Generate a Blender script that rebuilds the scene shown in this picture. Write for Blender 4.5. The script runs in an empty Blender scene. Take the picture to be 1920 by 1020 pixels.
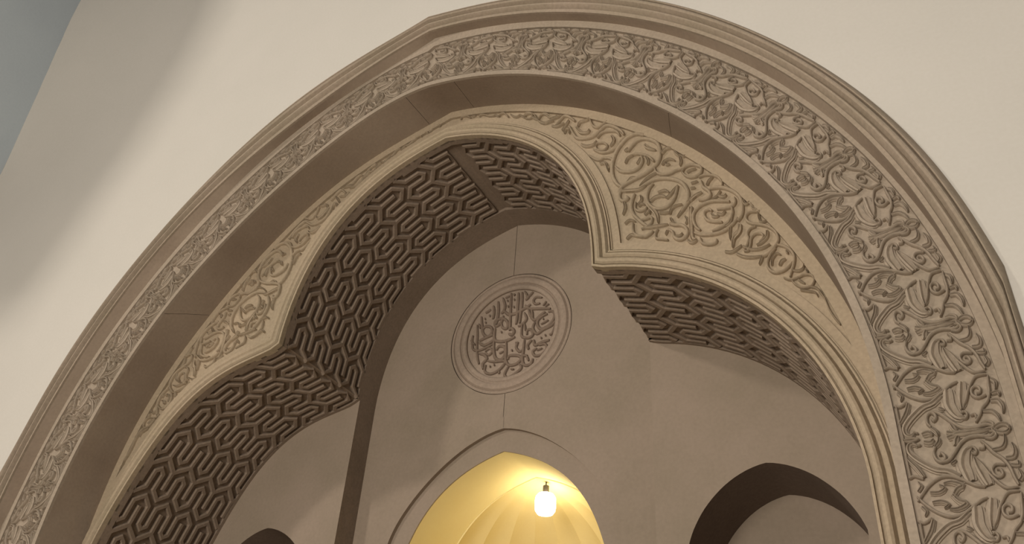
import bpy, math, random, json
from mathutils import Vector, Matrix
random.seed(7)
scn = bpy.context.scene
AMB, FILL, KEY, COOL, LAMP = 0.20, 1560, 1120, 0, 19
# ---------------- camera, world, lights, exposure ----------------
cam_d = bpy.data.cameras.new('camera'); cam = bpy.data.objects.new('camera', cam_d); scn.collection.objects.link(cam)
cam_d.sensor_width = 36.0; cam_d.lens = 1622.087 / 1920 * 36.0; cam_d.clip_end = 200
_r = Vector((0.87948967, 0.47181366, 0.06236812)); _u = Vector((0.22413505, -0.52623147, 0.82027064)); _f = Vector((-0.41983496, 0.70744067, 0.56856512))
cam.matrix_world = Matrix(((_r.x, _u.x, -_f.x, 4.26856), (_r.y, _u.y, -_f.y, -5.0), (_r.z, _u.z, -_f.z, 1.6), (0, 0, 0, 1)))
scn.camera = cam
w = bpy.data.worlds.new('hall_ambient'); scn.world = w; w.use_nodes = True
w.node_tree.nodes['Background'].inputs[0].default_value = (1.0, 0.955, 0.90, 1)
w.node_tree.nodes['Background'].inputs[1].default_value = AMB
def area(name, loc, target, size, power, color, size_y=None):
    l = bpy.data.lights.new(name, 'AREA'); l.energy = power; l.color = color; l.size = size
    if size_y: l.shape = 'RECTANGLE'; l.size_y = size_y
    o = bpy.data.objects.new(name, l); scn.collection.objects.link(o); o.location = loc
    o.rotation_euler = (Vector(target) - Vector(loc)).to_track_quat('-Z', 'Y').to_euler(); return o
area('hall_fill', (1.2, -14, 2.6), (0, 0, 6), 6, FILL, (1.0, 0.92, 0.81))
area('hall_lamp', (-11, -15, 14), (0, 0, 6), 1.3, KEY, (1.0, 0.91, 0.80))
scn.view_settings.view_transform = 'Standard'; scn.view_settings.look = 'None'; scn.view_settings.gamma = 1
scn.view_settings.use_curve_mapping = False; scn.view_settings.exposure = 0.0

# measured outlines, metres (x, height above 1.6 m)
DATA = '''{"big":{"AL":[3.55234,-16.3777,28.47276,-22.80481,8.42168,-1.75827,5.08703],"AR":[1.33294,-6.40809,11.47882,-9.23036,3.45553,-1.07776,5.06283],"A2L":[-0.88451,4.40239,-7.95682,6.08063,-1.16904,-0.87466,4.85975],"A2R":[-0.05574,0.46296,-1.29949,1.62424,-0.49756,-0.68667,4.86267],"A3L":[1.67043,-8.41467,16.17545,-14.72719,6.77301,-1.98872,4.87663],"A3R":[-0.03114,0.00757,0.20888,-0.18095,0.29957,-0.77985,4.85047],"BL":[-0.48367,2.96465,-7.08906,8.21915,-4.21102,0.23769,4.07826],"BR":[0.07494,-0.2811,0.12196,0.60599,-0.36178,-0.57572,4.11202],"CL":[1.27402,-6.492,12.29304,-10.50782,4.24525,-1.25123,4.14178],"CR":[-0.28052,1.16489,-1.88285,1.61879,-0.40741,-0.65526,4.14114]},"cenL":[[-0.0,6.516],[-0.118,6.488],[-0.234,6.456],[-0.347,6.421],[-0.458,6.382],[-0.566,6.338],[-0.671,6.289],[-0.772,6.234],[-0.869,6.174],[-0.961,6.109],[-1.049,6.039],[-1.131,5.964],[-1.208,5.885],[-1.28,5.802],[-1.346,5.716],[-1.406,5.627],[-1.46,5.535],[-1.508,5.443],[-1.552,5.349],[-1.59,5.255],[-1.623,5.16],[-1.651,5.066],[-1.676,4.972],[-1.696,4.879],[-1.714,4.787],[-1.727,4.696],[-1.738,4.606],[-1.747,4.518],[-1.752,4.43],[-1.755,4.343]],"sidL":[[-1.755,4.3],[-1.849,4.269],[-1.945,4.244],[-2.043,4.223],[-2.143,4.202],[-2.245,4.179],[-2.347,4.151],[-2.447,4.117],[-2.546,4.077],[-2.642,4.028],[-2.733,3.973],[-2.821,3.91],[-2.903,3.841],[-2.98,3.765],[-3.052,3.685],[-3.119,3.6],[-3.181,3.512],[-3.239,3.42],[-3.293,3.327],[-3.344,3.231],[-3.393,3.134],[-3.439,3.036],[-3.483,2.936],[-3.526,2.835],[-3.567,2.732],[-3.605,2.626],[-3.64,2.519],[-3.67,2.409],[-3.693,2.297],[-3.708,2.184]],"cenR":[[0.0,6.517],[0.118,6.492],[0.235,6.461],[0.348,6.425],[0.458,6.384],[0.566,6.336],[0.669,6.284],[0.769,6.227],[0.865,6.165],[0.956,6.098],[1.043,6.027],[1.125,5.953],[1.202,5.874],[1.273,5.793],[1.34,5.708],[1.401,5.621],[1.456,5.532],[1.507,5.441],[1.551,5.349],[1.591,5.256],[1.625,5.162],[1.655,5.068],[1.679,4.974],[1.7,4.881],[1.716,4.788],[1.729,4.697],[1.739,4.606],[1.746,4.517],[1.751,4.429],[1.754,4.343]],"sidR":[[1.755,4.3],[1.853,4.281],[1.95,4.259],[2.048,4.234],[2.144,4.205],[2.241,4.171],[2.336,4.133],[2.43,4.09],[2.522,4.043],[2.613,3.992],[2.701,3.935],[2.787,3.875],[2.871,3.809],[2.951,3.74],[3.028,3.666],[3.102,3.588],[3.172,3.506],[3.238,3.42],[3.3,3.331],[3.358,3.238],[3.411,3.142],[3.46,3.044],[3.504,2.943],[3.543,2.839],[3.578,2.734],[3.607,2.627],[3.631,2.518],[3.651,2.408],[3.665,2.296],[3.673,2.184]],"D1":[[0.0,3.818],[0.093,3.802],[0.185,3.778],[0.273,3.746],[0.359,3.709],[0.442,3.668],[0.521,3.622],[0.597,3.572],[0.67,3.52],[0.739,3.466],[0.805,3.41],[0.868,3.352],[0.928,3.292],[0.985,3.231],[1.039,3.169],[1.089,3.105],[1.136,3.04],[1.18,2.973],[1.219,2.904],[1.253,2.833],[1.281,2.759],[1.303,2.684],[1.317,2.608],[1.323,2.529]],"D2":[[0.0,3.58],[0.078,3.559],[0.155,3.535],[0.229,3.509],[0.302,3.48],[0.372,3.448],[0.44,3.414],[0.506,3.376],[0.569,3.335],[0.629,3.291],[0.686,3.245],[0.74,3.195],[0.79,3.144],[0.837,3.09],[0.881,3.034],[0.921,2.977],[0.958,2.919],[0.991,2.859],[1.021,2.799],[1.048,2.739],[1.073,2.678],[1.095,2.618],[1.115,2.558],[1.134,2.499]],"NR":[[0.0,2.94],[0.057,2.931],[0.113,2.916],[0.167,2.898],[0.219,2.875],[0.269,2.85],[0.317,2.821],[0.362,2.79],[0.404,2.757],[0.444,2.721],[0.482,2.684],[0.517,2.646],[0.55,2.607],[0.58,2.566],[0.607,2.524],[0.632,2.481],[0.655,2.438],[0.675,2.393],[0.692,2.348],[0.706,2.303]],"frieze":[["v",0.0137,[[-0.038,0.083],[0.084,0.114],[0.224,0.161],[0.319,0.222],[0.31,0.282],[0.22,0.338],[0.123,0.387],[0.087,0.427]]],["l",0.0237,[[0.287,0.32],[0.405,0.267],[0.449,0.214],[0.546,0.166],[0.665,0.122],[0.791,0.092],[0.905,0.096],[0.929,0.12],[0.876,0.141]]],["v",0.0119,[[0.348,0.061],[0.385,0.091],[0.318,0.134]]],["l",0.0164,[[0.347,0.14],[0.502,0.117],[0.642,0.085],[0.722,0.066]]],["v",0.0109,[[0.354,0.072],[0.555,0.069],[0.788,0.071],[0.984,0.075]]],["l",0.0137,[[0.082,0.153],[0.072,0.197],[0.133,0.231],[0.187,0.206]]],["l",0.0182,[[-0.02,0.26],[0.095,0.289],[0.144,0.319],[0.214,0.272],[0.205,0.23]]],["v",0.0137,[[0.67,0.243],[0.718,0.252],[0.659,0.268],[0.595,0.262],[0.566,0.243],[0.625,0.221],[0.744,0.216],[0.822,0.232]]],["v",0.0155,[[0.554,0.244],[0.584,0.283],[0.697,0.32],[0.833,0.359],[0.912,0.4],[0.93,0.453],[0.897,0.509],[0.937,0.54]]],["l",0.0419,[[0.201,0.364],[0.327,0.358],[0.467,0.352],[0.601,0.363],[0.706,0.384],[0.738,0.409]]],["v",0.0109,[[0.72,0.383],[0.753,0.416],[0.684,0.431],[0.631,0.42],[0.657,0.404]]],["l",0.0328,[[0.107,0.45],[0.27,0.436],[0.431,0.421],[0.58,0.412]]],["v",0.0128,[[0.55,0.418],[0.431,0.443],[0.281,0.465],[0.129,0.497],[0.033,0.53],[0.031,0.583]]],["v",0.0128,[[0.395,0.549],[0.424,0.507],[0.361,0.482],[0.265,0.485],[0.216,0.508],[0.26,0.528],[0.337,0.522],[0.346,0.504]]],["v",0.0137,[[0.063,0.588],[0.207,0.577],[0.358,0.569],[0.505,0.547],[0.612,0.512],[0.719,0.492],[0.84,0.464]]],["v",0.0109,[[0.714,0.446],[0.703,0.468],[0.773,0.473]]],["b",0.0164,[[0.132,0.597],[0.196,0.614],[0.321,0.604]]],["b",0.0146,[[0.389,0.577],[0.371,0.613],[0.445,0.614]]],["b",0.0182,[[0.508,0.562],[0.518,0.6],[0.628,0.614],[0.745,0.608]]],["b",0.0146,[[0.667,0.511],[0.686,0.556],[0.782,0.579],[0.899,0.584]]],["b",0.0164,[[1.041,0.532],[0.963,0.549],[0.924,0.582],[0.953,0.61],[1.037,0.622]]],["v",0.0128,[[0.877,0.488],[0.852,0.52],[0.898,0.545],[0.968,0.538],[0.968,0.515]]],["l",0.0201,[[0.955,0.304],[0.99,0.348],[0.99,0.395],[1.011,0.462],[1.002,0.524]]],["l",0.0201,[[0.817,0.336],[0.904,0.346],[0.956,0.358]]],["l",0.0146,[[0.837,0.231],[0.914,0.254],[0.989,0.258]]],["l",0.0182,[[0.932,0.177],[0.912,0.21],[0.964,0.231]]],["v",0.0109,[[0.984,0.075],[0.973,0.117],[1.002,0.156]]],["v",0.0091,[[0.938,0.119],[0.886,0.138],[0.9,0.158]]],["l",0.0128,[[0.513,0.292],[0.561,0.321]]],["b",0.0128,[[0.126,0.094],[0.204,0.115],[0.283,0.102]]]],"spandrel":[[0.037,[[2.406,5.421],[2.399,5.474],[2.378,5.555],[2.324,5.618],[2.251,5.662],[2.185,5.662],[2.134,5.618],[2.092,5.561]]],[0.033,[[2.399,5.464],[2.4,5.382],[2.37,5.312],[2.313,5.263],[2.232,5.222],[2.135,5.197],[2.07,5.175],[2.025,5.151],[2.0,5.096],[2.012,5.013]]],[0.039,[[2.252,5.704],[2.17,5.753],[2.095,5.74],[2.035,5.689],[1.984,5.623],[1.945,5.522],[1.928,5.414],[1.94,5.297],[1.981,5.202],[2.021,5.158]]],[0.031,[[1.966,5.42],[2.007,5.354],[2.072,5.315],[2.145,5.304],[2.202,5.334],[2.228,5.395],[2.221,5.449]]],[0.024,[[2.116,5.499],[2.173,5.498],[2.246,5.46],[2.301,5.409],[2.339,5.344]]],[0.025,[[2.179,5.373],[2.196,5.397],[2.213,5.432]]],[0.029,[[2.063,5.572],[2.093,5.602]]],[0.03,[[2.257,5.581],[2.288,5.527],[2.359,5.474]]],[0.021,[[2.065,5.425],[2.091,5.478],[2.14,5.49]]],[0.025,[[2.261,5.434],[2.284,5.364],[2.275,5.327]]],[0.028,[[2.413,5.407],[2.454,5.453],[2.509,5.442]]],[0.025,[[2.344,5.262],[2.358,5.207],[2.412,5.163],[2.481,5.148],[2.543,5.164],[2.597,5.16]]],[0.02,[[2.416,5.275],[2.441,5.311],[2.488,5.318],[2.533,5.282]]],[0.018,[[2.448,5.293],[2.455,5.261],[2.486,5.259]]],[0.026,[[2.574,5.326],[2.586,5.252],[2.576,5.206]]],[0.023,[[2.531,5.393],[2.552,5.355],[2.581,5.304]]],[0.015,[[2.604,5.3],[2.635,5.303]]],[0.037,[[2.196,5.077],[2.253,5.106],[2.324,5.13],[2.402,5.122],[2.486,5.088],[2.56,5.037],[2.609,4.963],[2.631,4.88],[2.623,4.799],[2.597,4.734],[2.565,4.689]]],[0.03,[[2.546,4.985],[2.528,4.915],[2.498,4.841],[2.45,4.791],[2.382,4.781],[2.314,4.818],[2.27,4.889],[2.261,4.968],[2.282,5.038],[2.323,5.087]]],[0.027,[[2.29,4.892],[2.333,4.924],[2.395,4.923],[2.439,4.889]]],[0.022,[[2.439,4.879],[2.47,4.906],[2.51,4.95],[2.55,4.983]]],[0.021,[[2.365,4.966],[2.427,4.973],[2.464,4.937]]],[0.03,[[2.029,5.104],[2.101,5.084],[2.188,5.065],[2.252,5.087]]],[0.017,[[2.358,5.197],[2.294,5.18],[2.238,5.141],[2.197,5.096]]],[0.028,[[2.078,5.177],[2.119,5.223],[2.167,5.206]]],[0.031,[[2.029,5.118],[2.004,5.077],[2.008,5.017],[2.043,4.981],[2.08,4.998],[2.072,5.025]]],[0.026,[[2.043,4.967],[2.054,4.896],[2.034,4.826]]],[0.032,[[2.148,5.028],[2.119,4.951],[2.113,4.876],[2.135,4.794],[2.173,4.735],[2.225,4.663],[2.263,4.624]]],[0.021,[[2.202,4.99],[2.209,4.935],[2.177,4.894]]],[0.018,[[2.184,4.872],[2.208,4.893],[2.239,4.873]]],[0.022,[[2.158,4.928],[2.149,4.865],[2.183,4.821],[2.237,4.817],[2.257,4.843]]],[0.024,[[2.188,4.712],[2.242,4.713],[2.296,4.714],[2.294,4.66],[2.255,4.626],[2.201,4.616]]],[0.023,[[2.236,4.761],[2.275,4.795],[2.282,4.756]]],[0.027,[[2.126,4.704],[2.121,4.65],[2.132,4.592],[2.177,4.546],[2.237,4.524],[2.283,4.545],[2.306,4.565]]],[0.019,[[2.052,4.718],[2.095,4.746],[2.149,4.715]]],[0.023,[[2.065,4.548],[2.108,4.581],[2.161,4.551],[2.222,4.517]]],[0.027,[[2.232,4.62],[2.292,4.61],[2.368,4.6],[2.442,4.591]]],[0.035,[[2.284,4.83],[2.328,4.76],[2.348,4.698],[2.354,4.632]]],[0.021,[[2.351,4.569],[2.328,4.532],[2.33,4.478],[2.377,4.455],[2.435,4.428]]],[0.017,[[2.432,4.527],[2.415,4.487]]],[0.03,[[2.44,4.542],[2.475,4.504],[2.487,4.448],[2.529,4.405],[2.58,4.411],[2.604,4.456],[2.592,4.512],[2.551,4.552],[2.493,4.57],[2.457,4.595]]],[0.016,[[2.494,4.446],[2.538,4.441],[2.564,4.459]]],[0.025,[[2.467,4.651],[2.479,4.601],[2.522,4.561]]],[0.018,[[2.461,4.698],[2.479,4.747],[2.524,4.769],[2.576,4.766]]],[0.026,[[2.645,4.794],[2.581,4.714],[2.526,4.641]]],[0.022,[[2.591,4.629],[2.611,4.578],[2.594,4.547]]],[0.03,[[2.644,4.712],[2.637,4.588],[2.635,4.491],[2.635,4.377]]],[0.022,[[2.6,4.379],[2.633,4.339],[2.67,4.358]]],[0.017,[[2.372,4.736],[2.425,4.719],[2.462,4.716]]],[0.026,[[2.591,5.12],[2.616,5.17],[2.663,5.182],[2.715,5.163],[2.761,5.122],[2.761,5.068],[2.73,5.041],[2.677,5.036],[2.626,5.069],[2.595,5.119]]],[0.016,[[2.636,5.104],[2.674,5.119],[2.719,5.117]]],[0.023,[[2.735,5.011],[2.788,5.021],[2.845,5.0],[2.894,4.964],[2.926,4.906],[2.929,4.849]]],[0.029,[[2.755,4.966],[2.765,4.897],[2.812,4.834],[2.819,4.776],[2.777,4.754],[2.72,4.764]]],[0.02,[[2.802,4.903],[2.819,4.943],[2.858,4.972]]],[0.03,[[2.64,4.782],[2.694,4.823],[2.754,4.84]]],[0.016,[[2.666,4.969],[2.725,4.972]]],[0.018,[[2.659,4.915],[2.699,4.91]]],[0.033,[[2.821,4.854],[2.9,4.845],[2.968,4.808],[3.033,4.74],[3.069,4.665],[3.075,4.574],[3.06,4.492],[3.028,4.441]]],[0.028,[[2.714,4.444],[2.681,4.489],[2.661,4.566],[2.668,4.636],[2.708,4.686],[2.767,4.712],[2.84,4.715],[2.916,4.689],[2.978,4.664]]],[0.022,[[3.022,4.69],[3.021,4.636],[2.987,4.603],[2.924,4.606],[2.868,4.616]]],[0.028,[[2.99,4.602],[2.988,4.532],[2.955,4.465],[2.889,4.425],[2.811,4.406]]],[0.028,[[2.664,4.433],[2.718,4.399],[2.788,4.378],[2.864,4.372],[2.928,4.387],[2.979,4.422],[3.031,4.475]]],[0.025,[[2.9,4.473],[2.845,4.491],[2.784,4.527],[2.756,4.59],[2.769,4.63],[2.805,4.636],[2.825,4.612]]],[0.02,[[2.865,4.572],[2.906,4.55],[2.936,4.576]]],[0.021,[[2.816,4.588],[2.835,4.547],[2.877,4.542]]],[0.016,[[2.911,4.8],[2.879,4.756],[2.826,4.728]]],[0.022,[[2.893,4.752],[2.934,4.729],[2.956,4.748]]],[0.028,[[2.658,4.711],[2.643,4.644],[2.645,4.554],[2.643,4.457],[2.647,4.386],[2.674,4.361]]],[0.023,[[2.709,4.367],[2.72,4.313],[2.774,4.28],[2.829,4.28],[2.845,4.309]]],[0.031,[[3.039,4.404],[3.02,4.341],[2.99,4.308],[2.977,4.245]]],[0.022,[[3.088,4.641],[3.104,4.591],[3.139,4.606]]],[0.019,[[3.149,4.567],[3.17,4.534]]],[0.02,[[2.964,4.41],[2.952,4.345],[2.952,4.269]]],[0.023,[[2.603,4.374],[2.637,4.338],[2.68,4.351]]],[0.019,[[3.206,4.49],[3.195,4.429],[3.21,4.371],[3.256,4.372]]],[0.021,[[3.143,4.587],[3.163,4.526],[3.194,4.499]]],[0.024,[[3.192,4.484],[3.135,4.502],[3.098,4.476],[3.098,4.428],[3.132,4.385],[3.196,4.354],[3.258,4.314],[3.302,4.259],[3.322,4.191],[3.308,4.134],[3.266,4.085],[3.222,4.048],[3.181,4.04]]],[0.02,[[3.162,4.344],[3.119,4.336],[3.091,4.292],[3.097,4.238],[3.08,4.191],[3.059,4.146]]],[0.02,[[3.05,4.133],[3.083,4.129],[3.105,4.184],[3.118,4.242],[3.155,4.273],[3.203,4.258],[3.207,4.215],[3.179,4.183]]],[0.025,[[3.246,4.276],[3.236,4.217],[3.195,4.178],[3.152,4.16]]],[0.018,[[3.046,4.181],[3.108,4.132],[3.189,4.118],[3.256,4.139]]],[0.021,[[2.991,4.125],[3.045,4.079],[3.117,4.053],[3.181,4.045]]],[0.02,[[3.186,4.049],[3.169,4.003],[3.154,3.973]]],[0.035,[[3.04,4.403],[3.026,4.333],[2.978,4.274],[2.963,4.195]]],[0.022,[[2.902,4.171],[2.951,4.152],[3.003,4.173],[3.039,4.193]]],[0.024,[[3.31,4.118],[3.363,4.087],[3.404,4.035],[3.42,3.971],[3.404,3.898],[3.382,3.846],[3.37,3.801]]],[0.022,[[3.291,4.088],[3.246,4.041],[3.217,3.98],[3.221,3.92],[3.259,3.87],[3.314,3.865],[3.364,3.89],[3.403,3.927]]],[0.016,[[3.247,3.942],[3.257,3.998],[3.293,4.038],[3.323,4.019]]],[0.025,[[3.305,3.926],[3.324,3.959],[3.357,3.97]]],[0.018,[[3.366,4.046],[3.378,4.013]]],[0.015,[[3.398,3.851],[3.435,3.836],[3.471,3.85],[3.483,3.885]]],[0.017,[[3.489,3.836],[3.499,3.795]]],[0.016,[[3.322,3.805],[3.365,3.774],[3.42,3.778],[3.475,3.792],[3.526,3.769],[3.534,3.72],[3.506,3.68],[3.454,3.68],[3.405,3.716],[3.379,3.761]]],[0.015,[[3.425,3.758],[3.465,3.714]]],[0.013,[[3.491,3.68],[3.534,3.659],[3.565,3.619],[3.583,3.56]]],[0.011,[[3.429,3.663],[3.486,3.639],[3.528,3.619],[3.542,3.579]]],[0.019,[[2.921,4.419],[2.958,4.44],[2.979,4.487],[2.994,4.559]]],[0.012,[[3.553,3.624],[3.585,3.557],[3.602,3.467],[3.625,3.391],[3.66,3.313]]],[0.019,[[0.938,6.487],[0.973,6.533],[1.037,6.491],[1.028,6.434],[0.965,6.453]]],[0.018,[[1.116,6.367],[1.149,6.429],[1.21,6.418],[1.273,6.347],[1.332,6.337]]],[0.019,[[1.117,6.36],[1.204,6.287],[1.286,6.312],[1.392,6.32]]],[0.028,[[1.325,6.208],[1.37,6.262],[1.416,6.302],[1.475,6.263],[1.535,6.18]]],[0.021,[[1.278,6.22],[1.338,6.188],[1.419,6.199]]],[0.023,[[1.399,6.106],[1.443,6.174],[1.47,6.221]]],[0.021,[[1.423,6.06],[1.445,6.109],[1.48,6.087],[1.476,6.032]]],[0.033,[[1.479,6.131],[1.516,6.03],[1.563,5.941],[1.653,5.898],[1.742,5.898],[1.807,5.941],[1.873,5.984],[1.949,5.939],[2.024,5.854],[2.055,5.787]]],[0.03,[[1.548,6.088],[1.607,5.994],[1.674,5.967],[1.696,6.0]]],[0.022,[[1.571,6.093],[1.593,6.142],[1.661,6.142],[1.694,6.157]]],[0.025,[[1.7,6.14],[1.729,6.043],[1.785,5.992],[1.851,6.021],[1.884,6.036]]],[0.026,[[1.61,5.839],[1.655,5.794],[1.732,5.778],[1.775,5.816]]],[0.02,[[1.765,5.752],[1.786,5.784],[1.852,5.759],[1.884,5.706],[1.852,5.671],[1.787,5.696],[1.765,5.752]]],[0.024,[[1.781,5.855],[1.83,5.904],[1.906,5.895],[1.981,5.857],[2.013,5.79]]],[0.031,[[1.927,5.824],[1.948,5.748],[1.916,5.693]]],[0.026,[[1.743,5.719],[1.82,5.65],[1.905,5.63],[1.98,5.655],[2.023,5.719],[2.076,5.752]]],[0.026,[[1.701,5.655],[1.755,5.594],[1.809,5.56],[1.852,5.571],[1.926,5.53],[1.937,5.474],[1.894,5.424]]],[0.028,[[1.81,5.508],[1.863,5.501],[1.894,5.386]]],[0.023,[[1.039,6.445],[1.116,6.367]]],[0.018,[[0.139,6.776],[0.145,6.816],[0.188,6.815],[0.234,6.787],[0.274,6.745]]],[0.012,[[0.287,6.757],[0.329,6.76]]],[0.014,[[0.374,6.729],[0.415,6.741],[0.474,6.704],[0.533,6.662],[0.588,6.664]]],[0.016,[[0.633,6.621],[0.651,6.646],[0.692,6.646],[0.729,6.597],[0.752,6.563]]],[0.015,[[0.777,6.589],[0.814,6.545],[0.855,6.52],[0.901,6.533]]],[0.017,[[0.958,6.461],[0.962,6.504],[1.007,6.509],[1.061,6.474],[1.097,6.403]]],[0.017,[[1.112,6.365],[1.166,6.303],[1.231,6.285],[1.294,6.282]]],[0.017,[[1.124,6.392],[1.16,6.433],[1.206,6.405],[1.247,6.349],[1.298,6.335]]],[0.015,[[0.588,6.66],[0.633,6.617]]],[0.016,[[0.901,6.529],[0.958,6.461]]],[0.018,[[1.097,6.403],[1.125,6.36]]]],"cal":[[22,[[0.108,0.518],[0.111,0.423],[0.111,0.309],[0.102,0.198],[0.101,0.101]]],[22,[[0.06,0.523],[0.061,0.407],[0.059,0.293],[0.06,0.18],[0.054,0.098]]],[22,[[-0.038,0.541],[-0.036,0.417],[-0.031,0.258],[-0.025,0.116],[-0.022,0.032]]],[20,[[-0.147,0.503],[-0.11,0.392],[-0.119,0.322],[-0.151,0.287]]],[22,[[-0.207,0.467],[-0.195,0.355],[-0.196,0.255],[-0.209,0.159]]],[20,[[-0.266,0.423],[-0.251,0.326],[-0.258,0.241]]],[22,[[-0.418,0.308],[-0.4,0.19],[-0.374,0.071],[-0.307,0.014],[-0.256,0.058],[-0.276,0.133],[-0.348,0.163],[-0.38,0.128]]],[24,[[-0.119,0.322],[-0.052,0.256],[0.044,0.247],[0.15,0.285],[0.228,0.322]]],[18,[[-0.365,0.346],[-0.298,0.38]]],[18,[[-0.002,0.524],[0.013,0.498]]],[16,[[-0.111,0.494],[-0.056,0.506]]],[18,[[0.372,0.378],[0.298,0.404],[0.26,0.364],[0.289,0.314],[0.349,0.306]]],[16,[[0.418,0.25],[0.463,0.271]]],[16,[[0.391,0.265],[0.428,0.315]]],[22,[[0.161,0.325],[0.218,0.268],[0.339,0.239],[0.486,0.203]]],[22,[[0.205,0.257],[0.237,0.166],[0.294,0.097],[0.37,0.148],[0.421,0.177]]],[20,[[0.246,0.247],[0.266,0.131]]],[22,[[0.461,0.167],[0.513,0.161],[0.541,0.107],[0.519,0.03],[0.456,-0.023],[0.38,-0.039],[0.331,0.02],[0.334,0.087],[0.385,0.124],[0.449,0.142]]],[16,[[0.376,0.023],[0.466,0.056]]],[20,[[0.153,0.228],[0.186,0.136],[0.136,0.079],[0.084,0.063]]],[22,[[0.296,0.069],[0.274,-0.008],[0.33,-0.089],[0.406,-0.052],[0.508,-0.021],[0.563,0.033]]],[18,[[0.558,-0.006],[0.525,-0.119],[0.487,-0.137]]],[22,[[-0.12,0.251],[-0.141,0.172],[-0.207,0.131],[-0.226,0.191],[-0.173,0.221],[-0.103,0.205],[-0.057,0.138],[-0.065,0.07],[-0.122,0.097],[-0.14,0.157]]],[24,[[-0.036,0.05],[0.004,0.054],[0.034,0.006],[0.01,-0.03],[-0.032,-0.007]]],[24,[[-0.218,0.105],[-0.223,-0.005],[-0.19,-0.067],[-0.066,-0.095],[0.052,-0.067]]],[20,[[0.136,0.079],[0.13,-0.03],[0.147,-0.088],[0.227,-0.119],[0.278,-0.09],[0.248,-0.016],[0.202,-0.019],[0.205,-0.074]]],[18,[[0.162,0.086],[0.182,-0.014]]],[20,[[-0.415,-0.018],[-0.334,0.006],[-0.239,0.026]]],[22,[[-0.412,-0.046],[-0.339,-0.09],[-0.232,-0.051],[-0.216,-0.007]]],[18,[[-0.465,0.205],[-0.449,0.046],[-0.443,-0.081],[-0.421,-0.236],[-0.392,-0.323]]],[18,[[-0.444,0.214],[-0.417,0.151]]],[18,[[-0.508,0.073],[-0.515,0.004],[-0.489,-0.112],[-0.402,-0.144],[-0.308,-0.124],[-0.228,-0.1]]],[14,[[-0.529,0.008],[-0.466,-0.062]]],[24,[[-0.218,-0.061],[-0.215,-0.171],[-0.185,-0.285],[-0.115,-0.326],[-0.065,-0.283],[-0.073,-0.174],[-0.143,-0.146],[-0.179,-0.192]]],[16,[[-0.135,-0.242],[-0.083,-0.226]]],[18,[[-0.324,-0.175],[-0.265,-0.147],[-0.233,-0.194],[-0.271,-0.233],[-0.322,-0.189]]],[22,[[-0.405,-0.185],[-0.341,-0.212],[-0.294,-0.276],[-0.343,-0.332],[-0.33,-0.402]]],[20,[[-0.3,-0.355],[-0.307,-0.433],[-0.235,-0.48],[-0.143,-0.465],[-0.069,-0.402],[-0.06,-0.351],[-0.194,-0.336],[-0.278,-0.306]]],[22,[[-0.059,-0.096],[-0.049,-0.234],[-0.047,-0.34],[-0.002,-0.415],[0.09,-0.421],[0.151,-0.368],[0.109,-0.32],[0.002,-0.298],[-0.02,-0.346]]],[20,[[-0.001,-0.429],[-0.036,-0.487],[-0.045,-0.537],[0.01,-0.573],[0.122,-0.518],[0.158,-0.474],[0.129,-0.429]]],[14,[[0.028,-0.474],[0.068,-0.482]]],[20,[[0.097,-0.144],[0.075,-0.207],[0.119,-0.269],[0.158,-0.264]]],[20,[[0.269,-0.155],[0.22,-0.211],[0.236,-0.268]]],[22,[[0.176,-0.135],[0.17,-0.254],[0.165,-0.384],[0.196,-0.456],[0.273,-0.458],[0.295,-0.398]]],[18,[[0.215,-0.342],[0.245,-0.414]]],[22,[[0.295,-0.161],[0.312,-0.231],[0.401,-0.211],[0.49,-0.204]]],[20,[[0.364,-0.243],[0.441,-0.246],[0.457,-0.315],[0.396,-0.367],[0.319,-0.364],[0.29,-0.306],[0.34,-0.277]]],[14,[[0.341,-0.304],[0.405,-0.291]]],[16,[[0.348,-0.422],[0.355,-0.45]]],[16,[[-0.116,-0.471],[-0.12,-0.502]]],[20,[[0.162,-0.331],[0.228,-0.345]]],[20,[[0.167,0.452],[0.195,0.43],[0.157,0.397]]],[18,[[0.253,0.488],[0.195,0.43]]],[16,[[0.142,0.524],[0.18,0.456]]],[22,[[-0.373,0.265],[-0.357,0.271]]],[22,[[-0.361,0.212],[-0.345,0.218]]],[22,[[0.002,0.439],[0.018,0.445]]],[22,[[-0.088,0.447],[-0.072,0.453]]],[22,[[-0.075,0.365],[-0.059,0.371]]],[22,[[0.002,0.338],[0.018,0.344]]],[22,[[0.392,0.086],[0.407,0.092]]],[22,[[0.378,-0.157],[0.393,-0.151]]],[22,[[0.428,-0.135],[0.443,-0.129]]],[22,[[0.519,-0.175],[0.534,-0.169]]],[22,[[-0.138,0.034],[-0.123,0.04]]],[22,[[-0.251,-0.388],[-0.236,-0.382]]],[22,[[-0.198,-0.379],[-0.183,-0.373]]],[22,[[-0.391,-0.198],[-0.376,-0.192]]],[22,[[0.017,-0.238],[0.032,-0.232]]],[22,[[0.064,-0.154],[0.079,-0.148]]],[22,[[-0.313,0.293],[-0.296,0.299]]]]}'''
D = json.loads(DATA)
PI = math.pi
ZUP = 1.6                                   # the tables are measured from 1.6 m above the floor
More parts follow.
